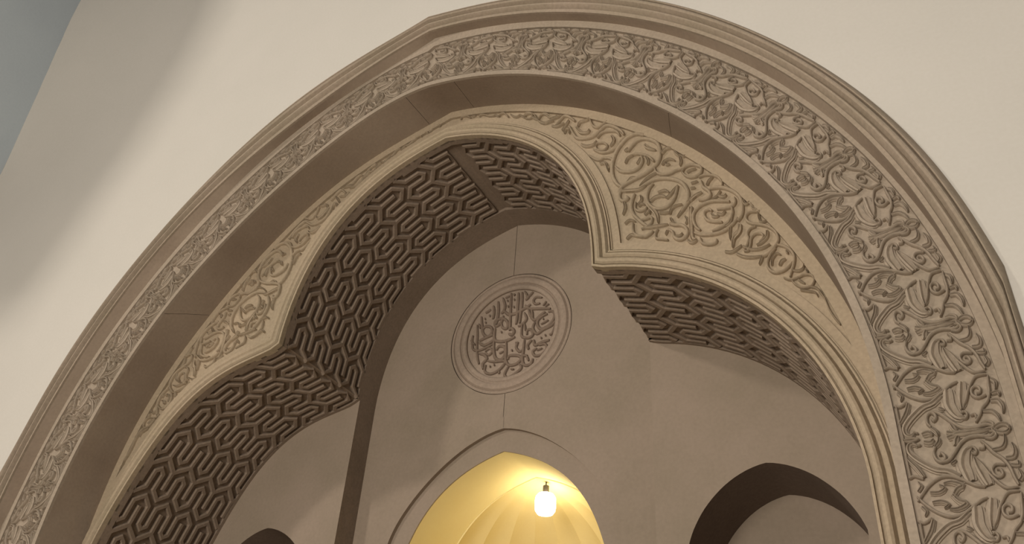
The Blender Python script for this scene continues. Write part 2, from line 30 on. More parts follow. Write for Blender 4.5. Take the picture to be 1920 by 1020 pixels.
# ---------------- materials ----------------
def mat(name, base, base2=None, rough=.85, scale=1.3, bump=.15, bscale=35, amount=.5, spec=.25, fine=.25):
    m = bpy.data.materials.new(name); m.use_nodes = True; nt = m.node_tree; b = nt.nodes['Principled BSDF']
    b.inputs['Roughness'].default_value = rough; b.inputs['Specular IOR Level'].default_value = spec
    tc = nt.nodes.new('ShaderNodeTexCoord')
    n1 = nt.nodes.new('ShaderNodeTexNoise'); n1.inputs['Scale'].default_value = scale; n1.inputs['Detail'].default_value = 5; n1.inputs['Roughness'].default_value = .6
    nt.links.new(tc.outputs['Object'], n1.inputs['Vector'])
    rp = nt.nodes.new('ShaderNodeValToRGB'); rp.color_ramp.elements[0].position = .36; rp.color_ramp.elements[1].position = .66
    nt.links.new(n1.outputs[0], rp.inputs[0])
    base2 = base2 or [c * .85 for c in base]
    rp.color_ramp.elements[0].color = (*base, 1); rp.color_ramp.elements[1].color = (*base2, 1)
    n2 = nt.nodes.new('ShaderNodeTexNoise'); n2.inputs['Scale'].default_value = bscale; n2.inputs['Detail'].default_value = 6
    nt.links.new(tc.outputs['Object'], n2.inputs['Vector'])
    mx = nt.nodes.new('ShaderNodeMix'); mx.data_type = 'RGBA'; mx.blend_type = 'OVERLAY'; mx.inputs[0].default_value = fine
    nt.links.new(rp.outputs[0], mx.inputs[6]); nt.links.new(n2.outputs[0], mx.inputs[7]); nt.links.new(mx.outputs[2], b.inputs['Base Color'])
    bp = nt.nodes.new('ShaderNodeBump'); bp.inputs['Strength'].default_value = bump; bp.inputs['Distance'].default_value = .01
    nt.links.new(n2.outputs[0], bp.inputs['Height']); nt.links.new(bp.outputs[0], b.inputs['Normal'])
    return m
STONE = mat('carved_stucco', (.365, .297, .230), (.315, .258, .195), bump=.2)
STONE2 = mat('spandrel_stucco', (.385, .302, .210), (.335, .268, .185), bump=.2)
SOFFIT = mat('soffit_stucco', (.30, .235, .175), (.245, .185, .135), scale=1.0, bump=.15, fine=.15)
MOULD = mat('moulding_stucco', (.345, .275, .210), (.305, .250, .182), scale=1.1, bump=.15)
TRIM = mat('trefoil_moulding_stucco', (.395, .312, .220), (.345, .278, .190), scale=1.4, bump=.15)
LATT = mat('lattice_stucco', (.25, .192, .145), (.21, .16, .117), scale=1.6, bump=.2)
INNER = mat('inner_wall_stucco', (.305, .240, .185), (.262, .210, .155), scale=1.1, bump=.05, bscale=30, fine=.12)
WHITE = mat('white_plaster', (.62, .585, .53), (.59, .56, .505), scale=.5, bump=.05, fine=.06)
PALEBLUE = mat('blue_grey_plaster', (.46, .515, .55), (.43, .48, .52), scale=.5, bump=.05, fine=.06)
SHELL = mat('cream_shell_paint', (.74, .61, .31), (.71, .575, .28), scale=1.2, bump=.06, fine=.05)
CREAM = mat('cream_vault_paint', (.86, .74, .40), (.83, .70, .36), scale=1.2, bump=.08, fine=.06)
FLOOR = mat('hall_floor_stone', (.42, .36, .30), (.36, .31, .26), scale=.8, rough=.6)
NICHE = mat('niche_shaded_stucco', (.175, .13, .10), (.15, .11, .085), bump=.2)  # stucco darkened for the reveals: the shade of the deep recess put into the colour
FIELD = mat('medallion_stucco', (.325, .252, .195), (.295, .232, .178), bump=.12)
LETTER = mat('inscription_stucco', (.205, .15, .112), (.185, .137, .10), bump=.2)
METAL = mat('dark_metal', (.05, .04, .03), rough=.5, spec=.5)
def glow(name, col, s):
    m = bpy.data.materials.new(name); m.use_nodes = True; b = m.node_tree.nodes['Principled BSDF']
    b.inputs['Base Color'].default_value = (.9, .9, .85, 1); b.inputs['Emission Color'].default_value = (*col, 1); b.inputs['Emission Strength'].default_value = s
    return m
BULB = glow('lit_opal_glass', (1.0, .87, .60), LAMP)
# ---------------- mesh helpers ----------------
class MB:
    def __init__(s): s.v = []; s.f = []
    def grid(s, rows, flip=False):
        """rows: list of equal-length point lists"""
        o = len(s.v); n = len(rows[0])
        for r in rows: s.v += [tuple(p) for p in r]
        for i in range(len(rows) - 1):
            for j in range(n - 1):
                a, b, c, d = o + i * n + j, o + i * n + j + 1, o + (i + 1) * n + j + 1, o + (i + 1) * n + j
                s.f.append((a, d, c, b) if flip else (a, b, c, d))
    def build(s, name, m, parent=None, smooth=35):
        me = bpy.data.meshes.new(name); me.from_pydata([(x, y, z + ZUP) for x, y, z in s.v], [], s.f)
        me.materials.append(m); me.validate()
        if smooth:
            me.polygons.foreach_set('use_smooth', [True] * len(me.polygons)); me.set_sharp_from_angle(angle=math.radians(smooth))
        o = bpy.data.objects.new(name, me); scn.collection.objects.link(o)
        if parent:
            o.parent = parent; o.matrix_parent_inverse = Matrix.Translation(-Vector(parent.location))
        return o
def thing(name, label, cat, loc, group=None):
    o = bpy.data.objects.new(name, None); scn.collection.objects.link(o); o.location = (loc[0], loc[1], loc[2] + ZUP)
    o['label'] = label; o['category'] = cat
    if group: o['group'] = group
    return o
def struct(o): o['kind'] = 'structure'; return o
def pv(c, x):
    r = 0
    for k in c: r = r * x + k
    return r
ZB = -ZUP
TH_END = {'A': 1.5, 'A2': 1.62, 'A3': 1.62, 'B': 1.72, 'C': 1.60}
NTH = 110; NTAIL = 14
def bigc(k, sgn):
    """one half of a big arch, apex first, then the jamb down to the floor"""
    c = D['big'][k + ('L' if sgn < 0 else 'R')]; ap = (pv(D['big'][k + 'L'], 0) + pv(D['big'][k + 'R'], 0)) / 2; e = TH_END[k]; out = []
    for i in range(NTH + 1):
        th = e * i / NTH; r = pv(c, th); r += (ap - pv(c, 0)) * max(0, 1 - th / .5) ** 2
        out.append((sgn * r * math.sin(th), 2.8 + r * math.cos(th)))
    x, z = out[-1]
    return out + [(x, z + (ZB - z) * i / NTAIL) for i in range(1, NTAIL + 1)]
def full(k): return bigc(k, -1)[::-1] + bigc(k, 1)[1:]
def rayr(poly, th, cx=0, cz=2.8):
    """distance from (cx,cz) to the polyline along direction th from the vertical"""
    dx, dz = math.sin(th), math.cos(th); best = None
    for (ax, az), (bx, bz) in zip(poly[:-1], poly[1:]):
        ex, ez = bx - ax, bz - az; det = dx * -ez + dz * ex
        if abs(det) < 1e-12: continue
        qx, qz = ax - cx, az - cz
        t = (qx * -ez + qz * ex) / det; q = (dx * qz - dz * qx) / det
        if -1e-6 <= q <= 1 + 1e-6 and t > 0 and (best is None or t > best): best = t
    return best
def offset(path, d):
    """mitred offset to the left-hand side of travel (outwards for a path going left jamb -> right jamb)"""
    out = []; n = len(path)
    for i in range(n):
        a = path[max(i - 1, 0)]; b = path[i]; c = path[min(i + 1, n - 1)]
        t1 = Vector((b[0] - a[0], b[1] - a[1])); t2 = Vector((c[0] - b[0], c[1] - b[1]))
        if t1.length < 1e-9: t1 = t2
        if t2.length < 1e-9: t2 = t1
        t1.normalize(); t2.normalize(); n1 = Vector((-t1.y, t1.x)); n2 = Vector((-t2.y, t2.x)); m = (n1 + n2)
        m = m / max(m.length_squared / 2, .3)
        out.append((b[0] + m.x * d, b[1] + m.y * d))
    return out
def sm(a, b, x):
    t = min(1, max(0, (x - a) / (b - a))); return t * t * (3 - 2 * t)
def P3(p, y): return (p[0], y, p[1])

# ---------------- white front wall ----------------
def wy(x, z): return -.20 * sm(7.6, 11.5, z) * max(0, -4.72 - x)
XT = [(8.3, -7.98), (8.73, -7.84), (9.2, -7.69), (9.67, -7.53), (10.17, -7.40), (10.72, -7.30), (11.36, -7.26), (30, -7.26)]
def XL(z):
    if z < 8.29: return -11.0
    for (a, p), (c, q) in zip(XT[:-1], XT[1:]):
        if z <= c: return p + (q - p) * max(0, (z - a) / (c - a))
    return -7.26
mb = MB(); A = full('A'); rows = []
ts = [0, .06] + [.25 * i for i in range(1, 58)] + [15 + .5 * i for i in range(1, 24)]
for t in ts:
    r = []
    for x, z in A:
        dx, dz = x, z - 2.8
        if z < 2.8: dx, dz = x, 0
        l = math.hypot(dx, dz); X, Z = x + dx / l * t, z + dz / l * t; r.append((X, wy(X, Z), Z))
    rows.append(r)
rows = [[(max(p[0], XL(p[2])), wy(max(p[0], XL(p[2])), p[2]), p[2]) for p in r] for r in rows]
mb.grid(rows); struct(mb.build('wall_front', WHITE, smooth=12))
mb = MB(); zs = [8.3 + i * .2 for i in range(60)]; HY = (.02, -1.5, -3.5, -6.3)
mb.grid([[(XL(z), y + wy(XL(z), z), z) for z in zs] for y in HY]); mb.grid([[(XL(z), -6.3 + wy(XL(z), z), z) for z in zs], [(XL(z) - .7, -6.3 + wy(XL(z), z), z) for z in zs]])
mb.grid([[(XL(8.3), y, 8.3) for y in HY], [(XL(8.3) - .7, y, 8.3) for y in HY]]); struct(mb.build('wall_hall', PALEBLUE, smooth=20))  # out-of-view end of this wall placed for the shadow it casts on wall_front
mb = MB(); mb.grid([[(-24, -24, ZB), (24, -24, ZB)], [(-24, 8, ZB), (24, 8, ZB)]]); struct(mb.build('floor', FLOOR, smooth=0))

# ---------------- outer moulding ----------------
om = thing('arch_moulding', 'broad stepped grey-brown moulding running round the outside of the big arch against the white wall', 'moulding', (0, 0, 0))
A2 = full('A2'); A3 = full('A3')
def band(prof, name, parent, m, c0=A, c1=A2):
    mb = MB(); mb.grid([[(a[0] + (b[0] - a[0]) * wv, y, a[1] + (b[1] - a[1]) * wv) for a, b in zip(c0, c1)] for wv, y in prof], flip=True); return mb.build(name, m, parent, smooth=28)
band([(0, .03), (0, -.008), (.10, -.045), (.20, -.070), (.235, -.074), (.262, -.070), (.27, -.044)], 'outer_fillet', om, MOULD)
band([(.27, -.044), (.30, -.064), (.36, -.078), (.42, -.082), (.48, -.072), (.53, -.044), (.55, -.024)], 'torus', om, MOULD)
band([(.55, -.024), (.59, -.040), (.65, -.052), (.71, -.050), (.77, -.032), (.80, -.008), (.83, .004)], 'torus', om, MOULD)
band([(.83, .004), (.85, -.010), (1.0, -.006), (1.0, .018)], 'inner_fillet', om, MOULD)
mb = MB(); mb.grid([[P3(p, .018) for p in A2], [(q[0] * .5 + p[0] * .5, .066, q[1] * .5 + p[1] * .5) for p, q in zip(A2, A3)], [P3(p, .116) for p in A3]], flip=True); mb.build('fascia', SOFFIT, om)

# ---------------- carved frieze ----------------
fr = thing('carved_frieze', 'wide frieze of dense carved leaf scrolls following the big arch inside the outer moulding', 'frieze', (0, .114, 0))
def cum(path):
    s = [0]
    for a, b in zip(path[:-1], path[1:]): s.append(s[-1] + math.hypot(b[0] - a[0], b[1] - a[1]))
    return s
BH = {-1: bigc('B', -1), 1: bigc('B', 1)}; BS = {k: cum(v) for k, v in BH.items()}
def bpos(sgn, s, d):
    """point at arc length s from the apex, d outwards of the frieze's inner edge"""
    if s < 0: sgn, s = -sgn, -s
    P, S = BH[sgn], BS[sgn]; lo, hi = 0, len(S) - 1
    while hi - lo > 1:
        m = (lo + hi) // 2
        if S[m] <= s: lo = m
        else: hi = m
    t = (s - S[lo]) / (S[hi] - S[lo]); x = P[lo][0] + (P[hi][0] - P[lo][0]) * t; z = P[lo][1] + (P[hi][1] - P[lo][1]) * t
    dx, dz = x, max(0, z - 2.8); l = math.hypot(dx, dz); return (x + dx / l * d, z + dz / l * d)
SMAX = BS[1][-1]
ss = [-BS[-1][-1 - i] for i in range(len(BS[-1]))] + list(BS[1][1:])
LF = .92                                    # the left limb of the frieze is a little narrower
def fpath(d): return [bpos(-1 if s < 0 else 1, abs(s), d * (LF if s < 0 and d > .1 else 1)) for s in ss]
FY, GY = .112, .145
def strip(prof, name, parent, m, smooth=30):
    mb = MB(); mb.grid([[P3(p, y) for p in path] for path, y in prof], flip=True); return mb.build(name, m, parent, smooth)
p0, p1, p2 = fpath(0), fpath(.052), fpath(.635)
strip([(A3, FY), (p2, FY), (p2, GY + .01)], 'outer_border', fr, STONE)
strip([(p1, GY + .01), (p1, FY), (p0, FY), (p0, FY + .03)], 'inner_border', fr, STONE)
strip([(p2, GY), (fpath(.34), GY), (p1, GY)], 'ground', fr, STONE)
def catmull(pts, seg):
    n = len(pts); out = []
    if n == 2: return [tuple(pts[0][k] + (pts[1][k] - pts[0][k]) * i / 3 for k in (0, 1)) for i in range(4)]
    for i in range(n - 1):
        a = pts[max(i - 1, 0)]; b = pts[i]; c = pts[i + 1]; d = pts[min(i + 2, n - 1)]
        for j in range(seg):
            t = j / seg; out.append(tuple(.5 * (2 * b[k] + (c[k] - a[k]) * t + (2 * a[k] - 5 * b[k] + 4 * c[k] - d[k]) * t * t + (3 * b[k] - a[k] - 3 * c[k] + d[k]) * t ** 3) for k in (0, 1)))
    out.append(tuple(pts[-1])); return out
def stroke(mb, pts, width, yb, yt, kind='v', seg=4, sub=1.0):
    """a raised, rounded strand lying on a wall: pts (x,z), base at yb, crest at yt (smaller y is nearer)"""
    q = catmull(pts, seg); n = len(q); rows = []
    for i in range(n):
        a = q[max(i - 1, 0)]; b = q[min(i + 1, n - 1)]; tx, tz = b[0] - a[0], b[1] - a[1]; l = math.hypot(tx, tz) or 1; nx, nz = -tz / l, tx / l
        u = i / (n - 1)
        if kind == 'v': wd = width * (.62 + .38 * min(1, 6 * min(u, 1 - u)))
        elif kind == 'l': wd = width * (.28 + .85 * math.sin(PI * min(1, u * .80 + .20)) ** .8)
        else: wd = width * (.45 + .55 * math.sin(PI * u))
        h = wd / 2; x, z = q[i]; rows.append([])
        if kind == 'v': prof = ((-1, 0), (-.90, .50), (-.62, .86), (0, 1.0), (.62, .86), (.90, .50), (1, 0))
        else: prof = ((-1, 0), (-.86, .85), (-.40, .98), (0, .55), (.40, .98), (.86, .85), (1, 0))
        for o, e in prof: rows[-1].append((x + nx * h * o, yb + (yt - yb) * e, z + nz * h * o))
    mb.grid(rows)
    o = len(mb.v); m = len(rows[0])
    mb.f.append(tuple(range(o - m, o))); mb.f.append(tuple(range(o - m * n, o - m * n + m))[::-1])
PERIOD = .697; HALF = PERIOD / 2
nunits = 0
for sgn in (-1, 1):
    for hidx in range(0, 2 * 14):
        k, mir = divmod(hidx, 2)
        s0 = .01 + k * PERIOD + (PERIOD if mir else 0); dirn = -1 if mir else 1
        if sgn < 0: s0 = -(.01 + k * PERIOD) - (PERIOD if mir else 0); dirn = -dirn
        zc = bpos(sgn, max(.0, abs(s0) - .2), .3)[1]
        if zc < .6: continue
        parts = {'v': MB()}; parts['l'] = parts['v']; single = sgn > 0 and 3 <= hidx <= 18
        for kind, wd, pts in D['frieze']:
            q = []
            for a, d in pts:
                s = s0 + dirn * a * HALF; q.append(bpos(1 if s >= 0 else -1, abs(s), .045 + (d - .045) * (LF - .01 if s < 0 else 1)))
            m_ = MB() if kind == 'b' or single else parts[kind]
            stroke(m_, q, wd * 1.4, GY + .004, FY - .004 + (.004 if kind == 'b' else 0), 'v' if kind == 'v' else 'l', seg=3)
            if kind == 'l': stroke(m_, q, wd * 2.1, GY + .003, GY - .014, 'l', seg=2)
            if kind == 'b' or single: m_.build({'b': 'edge_bud', 'v': 'vine_scroll', 'l': 'split_leaf'}[kind], STONE, fr, smooth=50)
        if not single: parts['v'].build('scroll_motif', STONE, fr, smooth=50)

# ---------------- big soffit in panels ----------------
bs = thing('big_arch_soffit', 'plain dark brown curved underside between the carved frieze and the trefoil spandrels', 'soffit', (0, .35, 0))
Bf = [full('B'), full('C')]
def thof(p): return math.degrees(math.atan2(p[0], p[1] - 2.8))
th_list = [thof(p) for p in Bf[0]]; seams = [-200, -58, -4.2, 4.6, 45.5, 200]
for a, b in zip(seams[:-1], seams[1:]):
    idx = [i for i, t in enumerate(th_list) if a <= t <= b]
    lo, hi = max(idx[0] - 1, 0), min(idx[-1] + 1, len(th_list) - 1)
    def at(path, i, target):
        j = i + 1 if i == lo else i - 1; t = (target - th_list[i]) / (th_list[j] - th_list[i]); t = min(1, max(0, t))
        return (path[i][0] + (path[j][0] - path[i][0]) * t, path[i][1] + (path[j][1] - path[i][1]) * t)
    gap = .035
    pa = []
    for path in Bf:
        q = [at(path, lo, a + gap) if a > -190 else path[lo]] + [path[i] for i in idx if a + gap < th_list[i] < b - gap] + [at(path, hi, b - gap) if b < 190 else path[hi]]
        pa.append(q)
    mb = MB(); mb.grid([[P3(p, FY + .03) for p in pa[0]], [P3(((p[0] + q[0]) / 2, (p[1] + q[1]) / 2), .36) for p, q in zip(*pa)], [P3(q, .600) for q in pa[1]]], flip=True)
    for e in (0, -1):
        p, q = pa[0][e], pa[1][e]; k = 1.006
        mb.grid([[P3(p, .13), P3(q, .60)], [P3((p[0] * k, (p[1] - 2.8) * k + 2.8), .13), P3((q[0] * k, (q[1] - 2.8) * k + 2.8), .60)]])
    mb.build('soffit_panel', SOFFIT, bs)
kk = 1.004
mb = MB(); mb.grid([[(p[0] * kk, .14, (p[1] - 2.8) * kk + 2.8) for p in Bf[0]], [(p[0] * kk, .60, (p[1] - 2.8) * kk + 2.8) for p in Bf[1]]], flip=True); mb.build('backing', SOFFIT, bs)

# ---------------- trefoil: path from left jamb to right jamb ----------------
def tail(p): return [(p[0], p[1] + (ZB - p[1]) * i / 10) for i in range(1, 11)]
cen = {-1: [tuple(p) for p in D['cenL']], 1: [tuple(p) for p in D['cenR']]}; sid = {-1: [tuple(p) for p in D['sidL']], 1: [tuple(p) for p in D['sidR']]}
ap = (0, (cen[-1][0][1] + cen[1][0][1]) / 2)
for s_ in (-1, 1):
    cen[s_] = [ap] + cen[s_][1:]
    cu = ((cen[s_][-1][0] + sid[s_][0][0]) / 2, (cen[s_][-1][1] + sid[s_][0][1]) / 2); cen[s_][-1] = cu; sid[s_][0] = cu
sidt = {s_: sid[s_] + tail(sid[s_][-1]) for s_ in (-1, 1)}
T = sidt[-1][::-1] + cen[-1][::-1][1:] + cen[1][1:] + sidt[1][1:]
# moulding
SY = .598
tm = thing('trefoil_moulding', 'pale stepped moulding tracing the three-lobed arch inside the big arch', 'moulding', (0, SY, 0))
def tband(prof, name, m=TRIM):
    mb = MB(); mb.grid([[P3(p, y) for p in offset(T, o)] for o, y in prof]); return mb.build(name, m, tm, smooth=28)
tband([(0, .64), (0, SY - .034), (.018, SY - .040), (.021, SY - .012), (.028, SY - .010)], 'inner_fillet')
tband([(.028, SY - .010), (.031, SY - .034), (.045, SY - .052), (.065, SY - .060), (.083, SY - .050), (.092, SY - .024), (.100, SY - .008)], 'torus')
tband([(.100, SY - .008), (.104, SY - .028), (.120, SY - .044), (.138, SY - .042), (.150, SY - .018), (.158, SY - .002)], 'torus')
tband([(.158, SY - .002), (.160, SY - .022), (.172, SY - .024), (.174, SY + .002), (.181, SY + .002), (.183, SY - .014), (.190, SY - .014), (.192, SY)], 'outer_fillet')
# spandrels
T19, T27, TC = offset(T, .190), offset(T, .262), {s: bigc('C', s) for s in (-1, 1)}
GS = SY + .030
for sgn, side in ((-1, 'left'), (1, 'right')):
    sp = thing('carved_spandrel', 'curving triangular spandrel of deep vine scrolls on the %s shoulder of the trefoil arch' % side, 'spandrel', (sgn * 2.2, SY, 5.2))
    h19 = [p for p in T19 if sgn * p[0] > -.6]; h27 = [p for p in T27 if sgn * p[0] > -.6]; C = TC[sgn]
    ths = sorted([i * 2.3 / 200 for i in range(201)] + [math.atan2(abs(q[0]), q[1] - 2.8) for q in (h27[min(range(len(h27)), key=lambda i: (abs(h27[i][0]) - 2.05) ** 2 + (h27[i][1] - 4.53) ** 2)],)])
    a_, b_, o_, c_ = [], [], [], []
    for th in ths:
        ra, rb, rc = rayr(h19, sgn * th), rayr(h27, sgn * th), rayr(C, sgn * th)
        if ra is None or rc is None: continue
        rb = rb or ra + .07; ro = rc - .095
        if rb >= ro: rb = ro = min(max((rb + ro) / 2, min(ra, rc)), rc)
        ra = min(ra, rc)
        for lst, rr in ((a_, ra), (b_, rb), (o_, ro), (c_, rc)): lst.append((sgn * rr * math.sin(th), 2.8 + rr * math.cos(th)))
    def gr(rows, nm):
        mb = MB(); mb.grid([[P3(p, y) for p in path] for path, y in rows], flip=(sgn < 0)); return mb.build(nm, STONE2, sp, smooth=30)
    gr([(c_, SY), (o_, SY), (o_, GS + .004)], 'outer_border'); gr([(b_, GS + .004), (b_, SY), (a_, SY)], 'inner_border'); gr([(o_, GS), (b_, GS)], 'ground')
    for wd, pts in D['spandrel']:
        kind = 'v' if len(pts) >= 5 else 'l'
        mb = MB(); stroke(mb, [(sgn * p[0], p[1]) for p in pts], wd * 1.0, GS + .004, SY - .006, kind, seg=4)
        mb.build('vine_scroll' if kind == 'v' else 'leaf', STONE2, sp, smooth=50)
for s_ in (-1, 1):
    pass

# ---------------- patterned soffits ----------------
V0, V1, VP, VQ = .640, 1.970, 1.970, 2.257
def lattice(path, name_label, vback, up0, gmin, gmax, vph, sgn, zmin):
    """path: (x,z) points going away from the apex / cusp; up0: distance of a column top from the path start"""
    th = thing('meander_soffit', name_label, 'soffit', (path[len(path) // 2][0], 1.3, path[len(path) // 2][1]), 'patterned soffits of the trefoil arch')
    S = cum(path)
    def at(g, off=0):
        g = min(max(g, 0), S[-1] - 1e-6); lo = 0
        while S[lo + 1] < g: lo += 1
        t = (g - S[lo]) / (S[lo + 1] - S[lo]); p, q = path[lo], path[lo + 1]; x, z = p[0] + (q[0] - p[0]) * t, p[1] + (q[1] - p[1]) * t
        i0, i1 = max(lo - 1, 0), min(lo + 2, len(path) - 1); tx, tz = path[i1][0] - path[i0][0], path[i1][1] - path[i0][1]; l = math.hypot(tx, tz)
        nx, nz = -tz / l, tx / l
        if sgn < 0: nx, nz = tz / l, -tx / l
        if not OUT: nx, nz = -nx, -nz
        if g < 1e-6 and abs(x) < 1e-6: nx, nz = 0, 1.1
        return (x + nx * off, z + nz * off)
    OUT = True
    t = at(S[-1] * .3, .1); b = at(S[-1] * .3, 0)
    if math.hypot(t[0] - LC[0] * sgn, t[1] - LC[1]) < math.hypot(b[0] - LC[0] * sgn, b[1] - LC[1]): OUT = False
    gs = [gmax * i / 60 for i in range(61)] + [gmax + (S[-1] - gmax) * i / 6 for i in range(1, 7)]; H = .035; V2 = .690; V3 = 1.925
    f = sgn > 0
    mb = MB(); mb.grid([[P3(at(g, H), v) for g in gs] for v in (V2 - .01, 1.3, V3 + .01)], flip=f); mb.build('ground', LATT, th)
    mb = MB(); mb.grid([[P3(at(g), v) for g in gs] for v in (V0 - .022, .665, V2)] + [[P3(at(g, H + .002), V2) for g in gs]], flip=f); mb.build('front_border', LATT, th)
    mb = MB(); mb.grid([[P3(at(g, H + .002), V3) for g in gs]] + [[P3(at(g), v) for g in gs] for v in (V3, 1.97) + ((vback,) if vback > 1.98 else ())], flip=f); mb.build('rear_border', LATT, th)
    W = .051
    def rib(pts, nm, w=W, kinds=None):
        # pts: (v, g) centreline; clip to the field in v, subdivide, mitre, extrude
        for pl in ([pts] if isinstance(pts[0], tuple) else pts): pass
        mb = MB()
        for pl in ([pts] if isinstance(pts[0], tuple) else pts):
            ww = w
            if isinstance(pl, dict): ww = pl['w']; pl = pl['p']
            q = clipv(pl, V2 - .012, V3 + .012)
            for seg in q:
                if len(seg) < 2: continue
                seg2 = [seg[0]]
                for a, b in zip(seg[:-1], seg[1:]):
                    n = max(1, int(abs(b[1] - a[1]) / .10))
                    for i in range(1, n + 1): seg2.append((a[0] + (b[0] - a[0]) * i / n, a[1] + (b[1] - a[1]) * i / n))
                seg2 = [p for p in seg2]
                l, r = offset(seg2, ww / 2), offset(seg2, -ww / 2)
                if min(p[1] for p in seg2) < gmin or max(p[1] for p in seg2) > gmax2: 
                    l = [(v, min(max(g, gmin), gmax2)) for v, g in l]; r = [(v, min(max(g, gmin), gmax2)) for v, g in r]
                    if max(p[1] for p in seg2) < gmin or min(p[1] for p in seg2) > gmax2: continue
                e = .010; l2, r2 = offset(seg2, ww / 2 - e), offset(seg2, -ww / 2 + e)
                l2 = [(v, min(max(g, gmin), gmax2)) for v, g in l2]; r2 = [(v, min(max(g, gmin), gmax2)) for v, g in r2]
                mb.grid([[P3(at(g, H + .002), v) for v, g in l], [P3(at(g, .012), v) for v, g in l], [P3(at(g, 0), v) for v, g in l2],
                         [P3(at(g, 0), v) for v, g in r2], [P3(at(g, .012), v) for v, g in r], [P3(at(g, H + .002), v) for v, g in r]])
                o = len(mb.v); n = len(l)
                mb.f.append((o - 6 * n, o - 5 * n, o - 4 * n, o - 3 * n, o - 2 * n, o - n)); mb.f.append((o - 1, o - n - 1, o - 2 * n - 1, o - 3 * n - 1, o - 4 * n - 1, o - 5 * n - 1))
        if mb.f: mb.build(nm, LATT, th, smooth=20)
    gmax2 = gmax - .02
    def clipv(pl, a, b):
        out = []; cur = []
        for p, q in zip(pl[:-1], pl[1:]):
            lo, hi = p, q
            def ins(u): return a <= u[0] <= b
            if abs(q[0] - p[0]) < 1e-9:
                if ins(p):
                    if not cur: cur = [p]
                    cur.append(q)
                continue
            t0, t1 = 0, 1
            ta, tb = (a - p[0]) / (q[0] - p[0]), (b - p[0]) / (q[0] - p[0]); t0 = max(t0, min(ta, tb)); t1 = min(t1, max(ta, tb))
            if t1 <= t0:
                if cur: out.append(cur); cur = []
                continue
            P0 = (p[0] + (q[0] - p[0]) * t0, p[1] + (q[1] - p[1]) * t0); P1 = (p[0] + (q[0] - p[0]) * t1, p[1] + (q[1] - p[1]) * t1)
            if t0 > 0 or not cur:
                if cur: out.append(cur)
                cur = [P0]
            cur.append(P1)
            if t1 < 1: out.append(cur); cur = []
        if cur: out.append(cur)
        return out
    U = .76; ks = range(-1, int(gmax / U) + 2)
    for k in ks:
        g0 = up0 + k * U            # level of the column tops of this period (u = 0), growing downwards
        gg = lambda v, u: (v + vph, g0 - u)
        # lower meander, below the zigzag channel
        pl = []
        for j in range(1, 8):
            o = .3 * j
            pl += [gg(o + .065, -.02), gg(o + .065, -.215), gg(o + .115, -.255), gg(o + .165, -.215), gg(o + .165, -.02), gg(o + .265, .06)]
        if g0 + .1 > gmin and g0 + .1 < gmax: rib(pl, 'meander_rib')
        # upper meander
        pl = []
        for j in range(1, 8):
            o = .3 * j
            pl += [gg(o + .205, .145), gg(o + .205, .325), gg(o + .257, .366), gg(o + .309, .325), gg(o + .309, .145), gg(o + .412, .065)]
        if g0 - .1 > gmin and g0 - .35 < gmax: rib(pl, 'meander_rib')
        # comb between the caps
        zz = []
        for j in range(1, 8):
            o = .3 * j; zz += [gg(o + .112, -.378), gg(o + .262, -.262)]
        strips = [{'w': .056, 'p': zz}]
        for j in range(1, 8):
            o = .3 * j
            strips.append({'w': W, 'p': [gg(o + .2655, -.262), gg(o + .265, -.05)]}); strips.append({'w': W, 'p': [gg(o + .107, -.378), gg(o + .107, -.76 + .175)]})
        if g0 + .3 > gmin and g0 + .2 < gmax: rib(strips, 'comb_rib')
    return th
for sgn, side in ((-1, 'left'), (1, 'right')):
    LC = (0, 4.4)
    lattice(cen[sgn], 'deep curved underside of the trefoil top lobe, %s half, covered in meander ribs' % side, VQ, .08 if sgn < 0 else .10, .085, cum(cen[sgn])[-1], 0.0 if sgn < 0 else -.012, sgn, 0)
    LC = (1.3, 2.2)
    lattice(sidt[sgn], 'curved underside of the trefoil %s side lobe, covered in meander ribs' % side, 1.97, .818 if sgn < 0 else .785, .02, cum(sid[sgn])[-1] + 1.2, -.006 if sgn < 0 else -.015, sgn, 0)

# ---------------- inner walls ----------------
def arch_plate(hole, rect, y, cz, split=True, gap=.003, cx=0, n=10):
    """wall plate with an arched opening (hole: right half, apex first, relative to cx) down to the bottom of rect"""
    x0, x1, z0, z1 = rect; mb = MB()
    for sgn in (-1, 1):
        h = [(cx + sgn * max(p[0], gap if split else 0), p[1]) for p in hole]
        h += [(h[-1][0], h[-1][1] + (z0 - h[-1][1]) * i / 6) for i in range(1, 7)]
        outp = []
        for x, z in h:
            if z <= cz: outp.append((x1 if sgn > 0 else x0, z)); continue
            dx, dz = x - cx, z - cz; X = (x1 if sgn > 0 else x0)
            t = min(abs((X - cx) / dx) if abs(dx) > 1e-9 else 1e9, (z1 - cz) / dz); outp.append((cx + dx * t if abs(dx) > gap * 1.5 else x, cz + dz * t))
        # include the corner
        rows = [[P3((a[0] + (b[0] - a[0]) * i / n, a[1] + (b[1] - a[1]) * i / n), y) for a, b in zip(h, outp)] for i in range(n + 1)]
        mb.grid(rows, flip=(sgn < 0))
        X = (x1 if sgn > 0 else x0)
        k = [i for i, p in enumerate(outp[:-1]) if abs(p[1] - z1) < 1e-6 and abs(outp[i + 1][0] - X) < 1e-6 and abs(outp[i + 1][1] - z1) > 1e-6]
        for i in k:
            o = len(mb.v); mb.v += [P3(outp[i], y), P3((X, z1), y), P3(outp[i + 1], y)]; mb.f.append((o, o + 1, o + 2) if sgn > 0 else (o, o + 2, o + 1))
    return mb
D1, D2, NR = [tuple(p) for p in D['D1']], [tuple(p) for p in D['D2']], [tuple(p) for p in D['NR']]
ZS = 3.95
mb = arch_plate(D1, (-1.775, 1.775, ZB, ZS), VQ, 1.9, gap=.0015)
